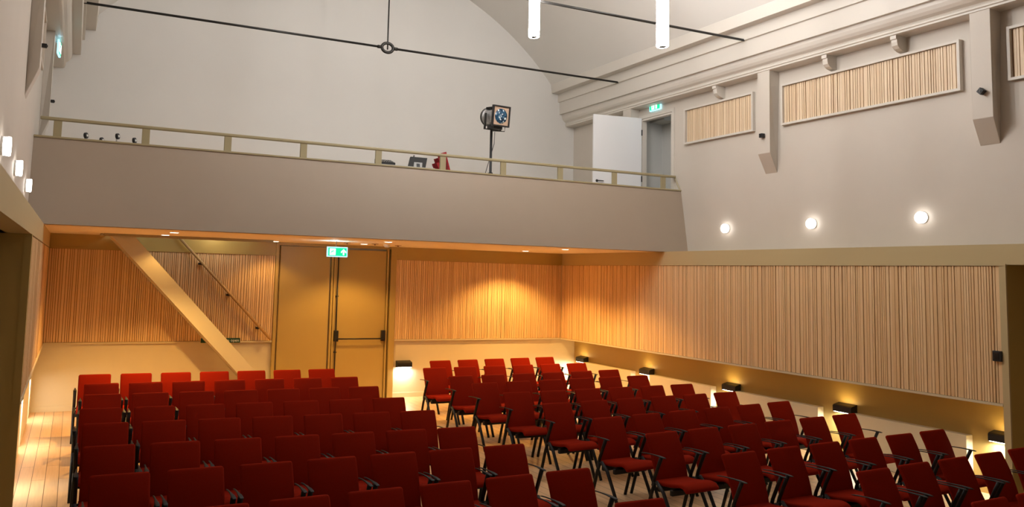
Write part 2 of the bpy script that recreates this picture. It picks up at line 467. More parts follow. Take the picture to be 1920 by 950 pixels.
def area(name, loc, sx, sy, power, col, rot, spread=math.pi, parent=None):
    l = bpy.data.lights.new(name, 'AREA'); l.shape = 'RECTANGLE'; l.size = sx; l.size_y = sy
    l.energy = power; l.color = col; l.spread = spread
    o = bpy.data.objects.new(name, l); o.location = loc; o.rotation_euler = rot
    return link(o, parent)

def wedge_lamp(pos, rz, label, power=P_SCONCE, upk=.07):
    # local frame: x along the wall, -y out of the wall
    r = empty('wedge_lamp', pos, rz); tag(r, label, 'wall lamp', 'black wedge lamps low on the walls')
    prof = [(0.0, .075), (-.105, .05), (-.125, .035), (-.125, -.045), (0.0, -.06)]
    bm = NB(); prism(bm, prof, 'x', -.155, .155)
    obj('housing', bm, 'black', r)
    bm = NB(); 
    v = [bm.verts.new(p) for p in ((-.145, -.115, -.0505), (.145, -.115, -.0505), (.145, -.015, -.0625), (-.145, -.015, -.0625))]; bm.faces.new(v)
    q = [bm.verts.new(p) for p in ((-.145, -.115, -.0475), (.145, -.115, -.0475), (.145, -.015, -.0595), (-.145, -.015, -.0595))]; bm.faces.new(q)
    for i in range(4): bm.faces.new([v[i], v[(i + 1) % 4], q[(i + 1) % 4], q[i]])
    obj('diffuser', bm, 'led', r)
    area('lamp_light', (0, -.085, -.075), .30, .08, power, (1.0, .95, .82), (math.radians(-12), 0, 0), parent=r)
    if upk: area('lamp_uplight', (0, -.10, .075), .24, .05, power * upk, (1.0, .66, .26), (math.radians(168), 0, 0), parent=r)
    return r
dist = ['farthest', 'second farthest', 'middle', 'second nearest', 'nearest']
for c, d in zip(SC, dist):
    wedge_lamp((10.20, c, .70), math.radians(-90), 'black wedge lamp low on the right wall, %s of the five along it' % d)
wedge_lamp((6.12, YB + .035, .65), 0, 'black wedge lamp low on the back wall right of the exit doors', P_SCONCE * .5, 0)
for c, d in zip(CL, ('farthest', 'middle', 'nearest')):
    wedge_lamp((-.62, c, .70), math.radians(90), 'black wedge lamp under the left slatted lining, %s of three' % d, P_SCONCE * .5, 0)

# ------------------------------------------------------------------ balcony
bal = empty('balcony', (4.88, 12.2, ZS)); tag(bal, 'balcony across the back of the hall with sloped taupe parapet and ochre soffit', 'balcony')
def f(b):
    pts = [(11.985, ZS), (12.024, 3.24), (12.18, ZP - .02), (12.30, ZP - .02), (12.30, ZF), (12.2, ZS)]
    prism(b, pts, 'x', XLU + .001, XRU - .001)
part(bal, 'parapet', 'fascia', f)
part(bal, 'parapet_cap', 'rail', lambda b: bbox(b, XLU, XRU, 12.165, 12.36, ZP - .02, ZP + .008, .004), label='olive beige cap board along the parapet')
def f(b):
    wx0, wx1, wy0 = .50, 3.14, 14.50
    box(b, XLU, XRU, 12.1, wy0, ZS, ZF); box(b, XLU, wx0, wy0, YU, ZS, ZF); box(b, wx1, XRU, wy0, YU, ZS, ZF); box(b, wx0, wx1, YB + .04, YU, ZS, ZF)
part(bal, 'floor_slab', 'soffit', f)
part(bal, 'stairwell_edge', 'rail', lambda b: (bbox(b, .42, 3.18, 14.46, 14.50, ZS - .045, ZF, .004), bbox(b, .36, .42, 14.44, 14.52, ZS - .05, ZS - .005, .01)))
# railing
rl = empty('balcony_railing', (4.88, 12.3, ZP)); tag(rl, 'olive beige handrail on flat posts along the balcony edge', 'railing')
part(rl, 'handrail', 'rail', lambda b: bbox(b, XLU + .06, XRU - .04, 12.27, 12.335, 4.415, 4.46, .012, 2))
for x in (-.31, .82, 1.96, 3.10, 4.32, 5.45, 6.59, 7.74, 8.91, 10.03):
    part(rl, 'post', 'rail', lambda b: bbox(b, x - .052, x + .052, 12.285, 12.32, ZP + .005, 4.42, .003))
part(rl, 'end_brace', 'rail', lambda b: tube(b, [(XRU - .045, 12.30, 4.42), (XRU - .015, 12.20, ZP + .01)], .014, 6))

# downlights in the soffit
DL = [(1.33, 14.1, 'left pair, farther'), (1.35, 12.98, 'left pair, nearer'), (4.85, 14.43, 'middle pair, farther'), (4.79, 12.98, 'middle pair, nearer'),
      (8.34, 14.53, 'right pair, farther'), (8.23, 12.86, 'right pair, nearer'), (3.32, 14.95, 'single one at the right end of the stairwell')]
for x, y, d in DL:
    r = empty('downlight', (x, y, ZS)); tag(r, 'recessed round downlight in the balcony soffit, ' + d, 'ceiling light', 'downlights in the balcony soffit')
    bm = NB(); disc_stack(bm, (0, 0, 0), (0, 0, -1), [(0, .085), (.006, .082), (.006, .066), (.002, .064)], 24); obj('bezel', bm, 'white', r)
    bm = NB(); disc_stack(bm, (0, 0, 0), (0, 0, -1), [(.003, .062), (.008, .058)], 24); obj('lens', bm, 'spotdisc', r)
    l = bpy.data.lights.new('downlight_lamp', 'SPOT'); l.energy = P_DOWN * (.12 if (x < 2 and y > 14) else .12 if x == 3.32 else 1.7 if x < 2 else .6 if x < 6 else 1.1); l.color = WARM; l.spot_size = math.radians(125); l.spot_blend = .5; l.shadow_soft_size = .05
    o = bpy.data.objects.new('downlight_lamp', l); o.location = (0, 0, -.02); link(o, r)
for x, y, d in ((4.45, 14.2, 'left of the exit sign'), (4.98, 14.2, 'right of the exit sign'), (5.55, 14.5, 'above the exit door frame')):
    bm = NB(); disc_stack(bm, (x, y, ZS), (0, 0, -1), [(0, .065), (.006, .065), (.008, .02), (.022, .010), (.024, .018), (.028, .016)], 20)
    tag(obj('sprinkler', bm, 'bronze', smooth=False), 'small dark sprinkler disc under the balcony, ' + d, 'sprinkler', 'sprinklers in the balcony soffit')
bm = NB(); disc_stack(bm, (5.25, 14.3, ZS), (0, 0, -1), [(0, .06), (.02, .06), (.028, .05), (.05, .045), (.055, .02)], 24)
tag(obj('smoke_detector', bm, 'white'), 'small white smoke detector on the balcony soffit near the exit sign', 'smoke detector')

# hanging exit sign
def exit_sign(root, W, H, depth, with_arrow):
    # local: x along the sign, -y towards the viewer, origin at its centre
    bm = NB(); bbox(bm, -W / 2, W / 2, -depth / 2, depth / 2, -H / 2, H / 2, .004); obj('housing', bm, 'exit_cyan', root)
    bm = NB(); box(bm, -W / 2 + .018, W / 2 - .018, -depth / 2 - .004, -depth / 2 + .001, -H / 2 + .016, H / 2 - .016); pl = obj('sign_face', bm, 'exit_green', root)
    y0, y1 = -depth / 2 - .007, -depth / 2 - .003
    k = H / .15
    def sh(pts):
        bm = NB(); prism(bm, [(p[0] * k, p[1] * k) for p in pts], 'y', y0, y1); return obj('pictogram', bm, 'exit_white', root)
    if with_arrow:
        sh([(.085, -.045), (.085, .005), (.055, -.015), (.055, .005), (.095, .045), (.135, .005), (.135, -.015), (.105, .005), (.105, -.045)])
        dx = -.075
    else:
        sh([(.03, -.045), (.03, .045), (.075, .045), (.075, -.045)]); dx = -.055
    # white doorway with a running figure cut out beside it
    bm = NB(); prism(bm, [((dx - .045) * k, -.048 * k), ((dx - .045) * k, .048 * k), ((dx + .045) * k, .048 * k), ((dx + .045) * k, -.048 * k)], 'y', y0, y1)
    obj('doorway', bm, 'exit_white', root)
    bm = NB(); yy0, yy1 = y0 - .003, y0 + .001
    for pts in ([(.010, .030), (.010, .042), (.022, .042), (.022, .030)],
                [(-.012, .005), (.002, .026), (.014, .022), (.004, -.002)],
                [(-.012, .006), (-.034, -.010), (-.028, -.018), (.0, -.002)],
                [(-.004, -.002), (.004, -.004), (.018, -.026), (.010, -.032)],
                [(-.014, .016), (-.030, .006), (-.026, .000), (-.008, .008)],
                [(.012, .018), (.030, .012), (.030, .004), (.010, .008)],
                [(-.030, -.012), (-.030, -.032), (-.022, -.032), (-.022, -.014)]):
        prism(bm, [((p[0] + dx) * k, p[1] * k) for p in pts], 'y', yy0, yy1)
    obj('running_figure', bm, 'exit_green', root)
es = empty('exit_sign', (4.06, 13.5, 2.80)); tag(es, 'green exit sign with running figure and up arrow hanging under the balcony', 'exit sign')
exit_sign(es, .36, .17, .03, True)
bm = NB(); tube(bm, [(-.02, 0, .08), (-.02, 0, .19)], .006, 6); obj('hanger', bm, 'steel', es)
es2 = empty('exit_sign', (XRU - .02, 12.92, 5.91), math.radians(-90)); tag(es2, 'small glowing green exit sign above the open upper doorway', 'exit sign')
exit_sign(es2, .34, .14, .035, False)
es3 = empty('exit_sign', (-.41, 13.9, 5.80), math.radians(86)); tag(es3, 'glowing exit sign high on the left wall, seen from the side', 'exit sign')
exit_sign(es3, .30, .22, .03, False)
bm = NB(); tube(bm, [(0, .015, .10), (-.02, .10, .10)], .008, 6); obj('hanger', bm, 'steel', es3)
for loc, p, col in (((4.06, 13.62, 2.84), 7.0, (.55, .85, 1.0)), ((XRU - .06, 12.92, 5.985), .8, (.35, .8, 1.0)), ((-.40, 13.75, 5.96), .8, (.45, .8, 1.0))):
    l = bpy.data.lights.new('sign_glow', 'POINT'); l.energy = p; l.color = col; l.shadow_soft_size = .06
    o = bpy.data.objects.new('sign_glow', l); o.location = loc; link(o)

# ------------------------------------------------------------------ stairs
st = empty('staircase', (2.6, 15.0, 0)); tag(st, 'steep cream staircase rising left to the balcony in front of the back wall', 'staircase')
SL = 2.2 / 2.07
def sx(z, side):   # x of lower-left / upper-right edge of the stringer at height z
    return (2.61 + (.75 - z) / SL) if side == 0 else (2.95 + (.74 - z) / SL) + (z - .74) * .012
def stringer(b, y0, y1):
    zt = ZS - .01
    xb = [sx(0, 0), sx(0, 1)]
    prism(b, [(xb[0], 0), (sx(zt, 0), zt), (sx(zt, 1), zt), (xb[1], 0)], 'y', y0, y1)
part(st, 'stringer', 'stair', lambda b: stringer(b, 14.50, 14.545))
part(st, 'stringer', 'stair', lambda b: stringer(b, 15.36, 15.40))
def f(b):
    zt = ZS - .01
    prism(b, [(sx(0, 0) + .01, 0), (sx(zt, 0) + .01, zt), (sx(zt, 0) + .045, zt), (sx(0, 0) + .045, 0)], 'y', 14.545, 15.36)
part(st, 'underside_board', 'stair', f)
for i in range(1, 14):
    z = i * .213
    xl = sx(z, 0) + .05
    part(st, 'tread', 'oak', lambda b: bbox(b, xl, xl + .24, 14.545, 15.36, z - .03, z, .004))
# oak handrail on the wall
hr = empty('wall_handrail', (2.6, 15.42, 2.0)); tag(hr, 'round oak handrail climbing the slatted back wall beside the stairs', 'handrail')
H0, H1 = Vector((1.62, 15.40, 3.08)), Vector((3.42, 15.40, 1.17))
part(hr, 'handrail', 'oak', lambda b: tube(b, [H0, H1], .024, 12), True)
for t in (.265, .555, .87):
    p = H0.lerp(H1, t)
    part(hr, 'bracket', 'black', lambda b: bbox(b, p.x - .045, p.x + .03, 15.40, YB, p.z - .05, p.z - .012, .004))
# small dark green notice by the stairs
nt_ = empty('notice_plate', (2.52, YB - .012, 1.16)); tag(nt_, 'small dark green notice with white lettering half hidden by the stairs', 'sign')
bm = NB(); bbox(bm, -.35, .35, -.008, .010, -.042, .042, .003); obj('plate', bm, 'darkgreen', nt_)
def text(s, size, material, parent, loc, rot, align='CENTER', name='lettering', ext=.001):
    c = bpy.data.curves.new(name, 'FONT'); c.body = s; c.size = size; c.align_x = align; c.align_y = 'CENTER'; c.extrude = ext
    t = bpy.data.objects.new(name, c); C.objects.link(t)
    bpy.context.view_layer.update()
    me = bpy.data.meshes.new_from_object(t); bpy.data.objects.remove(t)
    me.materials.clear(); me.materials.append(M[material])
    o = bpy.data.objects.new(name, me); o.location = loc; o.rotation_euler = rot
    return link(o, parent)
text('en open', .075, 'white', nt_, (.33, -.0095, .0), (math.radians(90), 0, 0), 'RIGHT')

# ------------------------------------------------------------------ pilasters (tapered brackets) and consoles
def pilaster(side, y0, y1, d, label):
    wx = XRU if side > 0 else XLU
    fx = wx - side * d
    r = empty('wall_bracket', (wx, (y0 + y1) / 2, 4.28)); tag(r, label, 'wall bracket', 'tapered plaster brackets under the cornices')
    def f(b):
        fr = [(y0, 5.955), (y1, 5.955), (y1, 4.58), (y0, 4.58)]
        A = [b.verts.new((fx, p[0], p[1])) for p in fr]
        W = [b.verts.new((wx, p[0], p[1])) for p in fr[:2]]
        t0 = b.verts.new((wx, y1 + .05, 4.27)); t1 = b.verts.new((wx, y0 + .06, 4.27))
        b.faces.new(A); b.faces.new([A[3], A[2], t0, t1]); b.faces.new([A[0], W[0], t1, A[3]])
        b.faces.new([A[1], A[2], t0, W[1]]); b.faces.new([A[0], A[1], W[1], W[0]]); b.faces.new([W[0], W[1], t0, t1])
        bmesh.ops.bevel(b, geom=[e for e in b.edges], offset=.004, segments=1, affect='EDGES')
    part(r, 'shaft', 'wall', f)
    return r
for y, nm in ((13.46, 'behind the open upper door'), (9.77, 'between the small and the long high slatted panels'), (6.20, 'at the far right beside the picture edge')):
    pilaster(1, y, y + .26, .22, 'tapered plaster bracket on the right wall ' + nm)
for y, nm in ((13.42, 'farthest from the camera'), (9.77, 'nearest to the camera, with a black sensor')):
    pilaster(-1, y, y + .26, .125, 'tapered plaster bracket on the left wall, ' + nm)

def console(side, y, label):
    wx = XRU if side > 0 else XLU
    r = empty('scroll_console', (wx, y, 5.92)); tag(r, label, 'console', 'small scrolled consoles under the cornices')
    prof = [(0, 5.94), (.22, 5.94), (.22, 5.89), (.20, 5.885), (.20, 5.85), (.19, 5.80), (.15, 5.76), (.09, 5.735), (.05, 5.728), (.02, 5.722), (0, 5.718)]
    def f(b): prism(b, [(wx - side * p[0], p[1]) for p in prof], 'y', y - .045, y + .045)
    part(r, 'scroll', 'cornice', f)
for y, nm in ((11.05, 'above the small high slatted panel'), (8.69, 'farther one above the long high panel'), (7.53, 'nearer one above the long high panel')):
    console(1, y, 'small scrolled console under the right cornice, ' + nm)
for y, nm in ((11.05, 'beyond the near bracket'), (8.69, 'at the top left corner of the photo')):
    console(-1, y, 'small scrolled console under the left cornice, ' + nm)

def sensor(loc, n, label, rot=0, s=.068):
    # small black cube-shaped sensor facing direction n (x sign)
    r = empty('wall_sensor', loc); tag(r, label, 'sensor', 'small black box sensors on the side walls')
    bm = NB(); bbox(bm, -s / 2, s / 2, -s / 2, s / 2, -s / 2, s / 2, .006, 2)
    bmesh.ops.rotate(bm, verts=bm.verts, cent=(0, 0, 0), matrix=Matrix.Rotation(rot, 3, 'X'))
    bmesh.ops.translate(bm, verts=bm.verts, vec=(n * (s / 2 + .008), 0, 0))
    obj('case', bm, 'black', r)
    bm = NB(); disc_stack(bm, (n * (s + .008), 0, 0), (n, 0, 0), [(0, s * .28), (.006, s * .28), (.004, s * .2)], 16); obj('lens', bm, 'iron', r)
    bm = NB(); box(bm, -.004 if n > 0 else -.012, .012 if n > 0 else .004, -.02, .02, -.02, .02); obj('mount', bm, 'black', r)
sensor((XRU - .22, 9.90, 4.87), -1, 'small black box sensor on the right bracket beside the long panel', 0)
sensor((XRU - .22, 6.31, 4.91), -1, 'small black diamond-turned sensor on the far right bracket', math.radians(45))
sensor((XLU + .125, 9.86, 4.84), 1, 'small black sensor on the near bracket of the left wall', 0, .045)
sensor((XLU + .125, 13.55, 4.90), 1, 'small black sensor on the far left bracket above the balcony rail', 0, .045)
r = empty('wall_switch', (XR, 6.04, 1.69)); tag(r, 'flat black square wall box at the right end of the slatted wall', 'switch')
bm = NB(); bbox(bm, -.035, -.002, -.05, .05, -.06, .06, .004); obj('case', bm, 'black', r)
bm = NB(); bbox(bm, -.039, -.034, -.03, .03, -.04, .04, .002); obj('button_plate', bm, 'iron', r)

# ------------------------------------------------------------------ drum lamps on the side walls
def drum(side, y, label):
    wx = XRU if side > 0 else XLU
    r = empty('drum_lamp', (wx, y, 3.40)); tag(r, label, 'wall lamp', 'round glowing drum lamps on the side walls')
    ax = (-side, 0, 0)
    bm = NB(); disc_stack(bm, (0, 0, 0), ax, [(0, .079), (.018, .079), (.018, .07)], 28); obj('base', bm, 'white', r)
    bm = NB(); disc_stack(bm, (0, 0, 0), ax, [(.015, .074), (.062, .080), (.072, .075), (.075, .0)], 28); obj('glass', bm, 'drum', r, True)
    bm = NB(); disc_stack(bm, (0, 0, 0), ax, [(.045, .0815), (.048, .0815)], 28); obj('ring', bm, 'steel', r)
for y, d in ((10.98, 'left and farthest'), (9.13, 'middle'), (7.31, 'right and nearest')):
    drum(1, y, 'round glowing drum lamp on the right wall, %s of three' % d)
for y, d in ((11.05, 'farthest'), (9.10, 'middle'), (7.45, 'nearest, cut by the picture edge')):
    drum(-1, y, 'glowing drum lamp on the left wall, %s of three' % d)

# ------------------------------------------------------------------ pendants
def pendant(x, y, z, label, L=1.7, R=.078):
    r = empty('tube_pendant', (x, y, z)); tag(r, label, 'pendant lamp', 'long glowing tube pendants')
    top = VC[1] + math.sqrt(VR ** 2 - (x - VC[0]) ** 2) - z
    L = min(L, top - .25)
    bm = NB(); disc_stack(bm, (0, 0, 0), (0, 0, 1), [(0, .048), (.001, .072), (.010, R), (L, R)], 28); obj('glass_tube', bm, 'tube', r, False)
    bm = NB(); disc_stack(bm, (0, 0, -.004), (0, 0, 1), [(0, .036), (.004, .048), (.012, .048)], 24); obj('end_cap', bm, 'iron', r)
    bm = NB(); disc_stack(bm, (0, 0, L), (0, 0, 1), [(0, R + .002), (.05, R + .002), (.06, .02)], 24); obj('top_cap', bm, 'steel', r)
    bm = NB(); tube(bm, [(0, 0, L + .05), (0, 0, top)], .005, 6); obj('cable', bm, 'black', r)
pendant(5.815, 10.0, 5.906, 'glowing white tube pendant, left of the two and farther away')
pendant(6.75, 8.30, 5.48, 'glowing white tube pendant, right of the two and lower')
for x, y, z in ((3.6, 9.2, 6.65), (4.6, 8.2, 6.45), (5.2, 10.3, 7.2), (7.6, 9.2, 7.05)):  # added tubes above the view, unseen, supplying more of the hall light
    pendant(x, y, z, 'added glowing tube pendant, unseen above the view, for extra hall light', L=1.1)

# ------------------------------------------------------------------ tie rods
def rodset(y, label, full=True):
    r = empty('tie_rod', (4.88, y, 6.5)); tag(r, label, 'tie rod', 'iron tie rods across the vault')
    part(r, 'rod', 'iron', lambda b: (tube(b, [(-.16, y, 6.5), (4.79, y, 6.5)], .020, 10), tube(b, [(4.97, y, 6.5), (9.93, y, 6.5)], .020, 10)), True)
    def f(b):
        R_, r_ = .085, .028; n, mm = 28, 10; rings = []
        for i in range(n):
            a = 2 * math.pi * i / n; c = Vector((4.88 + R_ * 1.25 * math.cos(a), y, 6.5 + R_ * math.sin(a)))
            o_ = Vector((math.cos(a), 0, math.sin(a)))
            rings.append([b.verts.new(c + o_ * r_ * math.cos(2 * math.pi * k / mm) + Vector((0, 1, 0)) * r_ * math.sin(2 * math.pi * k / mm)) for k in range(mm)])
        for i in range(n):
            for k in range(mm):
                b.faces.new([rings[i][k], rings[i][(k + 1) % mm], rings[(i + 1) % n][(k + 1) % mm], rings[(i + 1) % n][k]])
    part(r, 'ring', 'iron', f, True)
    top = VC[1] + VR
    part(r, 'hanger_rod', 'iron', lambda b: tube(b, [(4.88, y, 6.47), (4.88, y, 6.62), (4.88, y, top)], .014, 8), True)
    for sx_ in (-1, 1):
        part(r, 'sleeve', 'iron', lambda b: tube(b, [(4.88 + sx_ * .11, y, 6.5), (4.88 + sx_ * .19, y, 6.5)], .030, 10), True)
    return r
rodset(13.61, 'thin black tie rod with centre ring crossing in front of the gable wall')
rodset(10.11, 'black tie rod at the top right, behind the glowing tube pendants')

# ------------------------------------------------------------------ open white door upstairs
dw = empty('door_2', (XRU - .02, 13.37, ZF)); struct(dw, 'open white door leaf beside the upper doorway', 'door')
dw.rotation_euler = (0, 0, math.radians(171.8))
bm = NB(); bbox(bm, 0, 1.08, -.022, .022, .01, 2.45, .003); obj('door_leaf', bm, 'door_white', dw)
def f(b):
    for s_ in (-1, 1):
        disc_stack(b, (1.0, s_ * .022, 1.11), (0, s_, 0), [(0, .027), (.008, .027), (.010, .012), (.045, .010)], 16)
        tube(b, [(1.0, s_ * .06, 1.11), (.94, s_ * .062, 1.11), (.87, s_ * .060, 1.108)], .009, 8)
bm = NB(); f(bm); obj('door_handle', bm, 'black', dw, True)
for z in (.25, 1.2, 2.15):
    bm = NB(); bbox(bm, -.015, .01, -.03, .03, z - .06, z + .06, .003); obj('hinge', bm, 'black', dw)

# ------------------------------------------------------------------ things on the balcony
# spotlight on a stand
sp = empty('stage_spotlight', (6.86, 13.3, ZF)); tag(sp, 'grey stage spotlight with a blue reflection coloured into its lens on a black stand upstairs', 'spotlight')
bm = NB(); tube(bm, [(0, 0, .02), (0, 0, 1.86)], .024, 10); obj('stand_pole', bm, 'black', sp, True)
for k in range(3):
    a = math.radians(90 + 120 * k)
    bm = NB(); tube(bm, [(0, 0, 1.02), (.18 * math.cos(a), .18 * math.sin(a), .70), (.42 * math.cos(a), .42 * math.sin(a), .02)], .013, 6); obj('leg', bm, 'black', sp)
bm = NB(); bbox(bm, -.035, .035, -.035, .035, .98, 1.06, .01); obj('collar', bm, 'black', sp)
sh = empty('tmp'); C.objects.unlink(sh); bpy.data.objects.remove(sh)
# head points towards the hall and slightly right
HD = Matrix.Rotation(math.radians(7), 4, 'Z') @ Matrix.Rotation(math.radians(6), 4, 'X')
HM = Matrix.Translation((.035, -.28, 2.07)) @ HD
def headpart(name, material, fn, smooth=False):
    bm = NB(); fn(bm); bmesh.ops.transform(bm, matrix=HM, verts=bm.verts)
    return obj(name, bm, material, sp, smooth)
headpart('lamp_body', 'steel', lambda b: disc_stack(b, (0, .46, 0), (0, -1, 0), [(0, .06), (.02, .15), (.06, .165), (.10, .165), (.12, .145), (.42, .145), (.46, .15)], 28))
headpart('cooling_fins', 'iron', lambda b: [box(b, -.09, .09, .10 + k * .035, .115 + k * .035, .13, .175) for k in range(8)])
headpart('rear_ring', 'iron', lambda b: disc_stack(b, (0, .415, 0), (0, -1, 0), [(0, .172), (.03, .172)], 28))
def f(b):
    for x0, x1, z0, z1 in ((-.19, .19, .165, .19), (-.19, .19, -.19, -.165), (-.19, -.165, -.165, .165), (.165, .19, -.165, .165)):
        box(b, x0, x1, -.04, .01, z0, z1)
headpart('frame', 'black', f)
def f(b):
    n = 32; O = []; I = []
    for k in range(n):
        a = 2 * math.pi * k / n; c, s_ = math.cos(a), math.sin(a)
        mx_ = .17 / max(abs(c), abs(s_))
        O.append(b.verts.new((c * mx_, -.02, s_ * mx_))); I.append(b.verts.new((c * .138, -.024, s_ * .138)))
    for k in range(n): b.faces.new([O[k], O[(k + 1) % n], I[(k + 1) % n], I[k]])
headpart('front_plate', 'tan', f)
def lens_mat():
    mt = bpy.data.materials.new('lens_blue_reflection'); mt.use_nodes = True; nt = mt.node_tree; b = nt.nodes['Principled BSDF']
    b.inputs['Roughness'].default_value = .08
    v = nt.nodes.new('ShaderNodeTexVoronoi'); v.inputs['Scale'].default_value = 34  # blue facets put the lens reflection into its base colour
    tc = nt.nodes.new('ShaderNodeTexCoord'); nt.links.new(tc.outputs['Object'], v.inputs['Vector'])
    cr = nt.nodes.new('ShaderNodeValToRGB'); e = cr.color_ramp.elements
    e[0].position = 0.0; e[0].color = (.006, .02, .05, 1); e[1].position = .8; e[1].color = (.03, .12, .22, 1)
    x = cr.color_ramp.elements.new(.93); x.color = (.7, .8, .85, 1)
    s_ = nt.nodes.new('ShaderNodeSeparateColor'); nt.links.new(v.outputs['Color'], s_.inputs[0])
    nt.links.new(s_.outputs[0], cr.inputs[0]); nt.links.new(cr.outputs[0], b.inputs['Base Color'])
    return mt
M['lens'] = lens_mat()
headpart('lens', 'lens', lambda b: disc_stack(b, (0, -.005, 0), (0, -1, 0), [(0, .139), (.012, .135), (.03, .09), (.036, .0)], 32), True)
def f(b):
    for s_ in (-1, 1):
        box(b, s_ * .175 - .008, s_ * .175 + .008, .20, .25, -.24, .05)
    box(b, -.183, .183, .20, .25, -.25, -.235)
headpart('yoke', 'iron', f)
headpart('accessory_bracket', 'iron', lambda b: tube(b, [(.10, -.03, -.19), (.10, -.03, -.27), (-.06, .18, -.27)], .008, 6))
headpart('control_box', 'black', lambda b: bbox(b, -.09, .11, .06, .28, -.235, -.15, .005))
bm = NB(); tube(bm, [(.06, -.02, 1.82), (.05, -.03, 1.6), (-.04, -.03, 1.3), (-.13, -.03, 1.0), (-.2, -.05, .5), (-.3, .1, .02)], .006, 6); obj('cable', bm, 'black', sp, True)
# tech desk
td = empty('tech_desk', (4.9, 13.45, ZF)); tag(td, 'grey operator desk on the balcony, only its top edge visible over the parapet', 'desk')
bm = NB(); bbox(bm, -1.0, .76, -.35, .35, .99, 1.02, .004); obj('desk_top', bm, 'grey', td)
for x in (-.95, .71):
    for y in (-.30, .30):
        bm = NB(); tube(bm, [(x, y, 0), (x, y, .99)], .02, 8); obj('leg', bm, 'steel', td)
# mixer
mx_ = empty('mixing_console', (4.83, 13.40, ZF + 1.035)); tag(mx_, 'small black mixing console with rows of knobs on the balcony desk', 'mixing console')
bm = NB(); prism(bm, [(-.12, 0), (.12, 0), (.12, .12), (-.12, .045)], 'x', -.15, .15); obj('housing', bm, 'chair_black', mx_)
bm = NB()
for i in range(7):
    for j in range(3):
        disc_stack(bm, (-.125 + i * .041, -.08 + j * .075, .058 + j * .0235), (0, -.3, 1), [(0, .010), (.014, .008)], 8)
kb = obj('knobs', bm, 'steel', mx_); kb['kind'] = 'stuff'
# monitor
mo = empty('monitor', (5.44, 13.35, ZF + 1.02)); tag(mo, 'black monitor leaning back on the balcony desk, seen from behind', 'monitor')
T = Matrix.Rotation(math.radians(-14), 4, 'X')
def mp_(name, material, fn, smooth=False):
    bm = NB(); fn(bm); bmesh.ops.transform(bm, matrix=T, verts=bm.verts); return obj(name, bm, material, mo, smooth)
mp_('screen_case', 'chair_black', lambda b: prism(b, [(-.20, .0), (.13, .0), (.185, .215), (-.135, .215)], 'y', -.02, .02))
mp_('bracket_plate', 'grey', lambda b: prism(b, [(-.10, .0), (.06, .0), (.075, .11), (-.08, .11)], 'y', -.034, -.02))
mp_('cable_socket', 'black', lambda b: bbox(b, -.04, .022, -.042, -.033, .02, .085, .003))
mp_('camera_knob', 'black', lambda b: tube(b, [(-.07, 0, .21), (-.06, 0, .25)], .012, 8))
bm = NB(); bbox(bm, -.12, .12, -.09, .09, 0, .012, .003); obj('foot', bm, 'black', mo)
# folded red cloth
rc = empty('folded_red_cloth', (5.945, 13.45, ZF)); tag(rc, 'upright folded red cloth with jagged left edge behind the balcony railing', 'cloth')
def f(b):
    pts = [(-.16, 0.0), (-.13, .80), (-.16, 1.03), (-.10, 1.05), (-.14, 1.12), (-.15, 1.16), (-.09, 1.17), (-.12, 1.25), (-.03, 1.27), (-.05, 1.345), (.035, 1.375), (.045, 1.33), (.055, 1.27), (.13, 1.03), (.16, .8), (.18, 0)]
    for k, (y0, y1, dx) in enumerate(((-.10, -.06, 0.0), (-.055, -.01, .012), (-.005, .05, -.006), (.055, .10, .008))):
        prism(b, [(p[0] + dx * (1 if p[0] > 0 else -.6), p[1]) for p in pts], 'y', y0, y1)
bm = NB(); f(bm); obj('cloth', bm, 'redcloth', rc)
bm = NB()  # thin dark strips over the cloth, drawn as fold grooves
for k in range(4): box(bm, .03 + k * .02, .036 + k * .02, -.106, -.098, .8, 1.25 - k * .065)
obj('dark_fold_strips', bm, 'iron', rc)
# upturned trolley with castors
tr = empty('upturned_trolley', (.38, 13.35, ZF)); tag(tr, 'upturned trolley behind the railing at left, four black castors showing', 'trolley')
bm = NB(); bbox(bm, -.42, .42, -.25, .25, .0, .06, .01); bbox(bm, -.42, .42, -.25, -.22, .06, .88, .005); bbox(bm, -.42, .42, .22, .25, .06, .88, .005); obj('frame', bm, 'grey', tr)
for x, y, z in ((-.33, -.22, 1.065), (-.105, .2, 1.075), (.10, -.22, 1.095), (.345, -.1, 1.07)):
    bm = NB(); disc_stack(bm, (x, y, z), (1, -.55, .1), [(-.018, .034), (-.016, .045), (.016, .045), (.018, .034), (.018, .012), (.024, .012)], 18); wh = obj('castor', bm, 'black', tr)
    bm = NB(); disc_stack(bm, (x, y, z), (1, -.55, .1), [(.018, .018), (.025, .016)], 14); obj('hub', bm, 'white', wh)
    bm = NB(); tube(bm, [(x - .01, y, .86), (x - .01, y, z - .03)], .010, 8); obj('stem', bm, 'grey', tr)
    
# ------------------------------------------------------------------ corridor lamp and stairwell lamp
def point(name, loc, e, col, r=.1):
    l = bpy.data.lights.new(name, 'POINT'); l.energy = e; l.color = col; l.shadow_soft_size = r
    o = bpy.data.objects.new(name, l); o.location = loc; return link(o)
point('stairwell_lamp', (2.3, 15.2, 3.12), 5, (1.0, .84, .55), .08)
point('corridor_lamp', (10.72, 12.0, 5.6), 2.6, (.92, .97, 1.0))

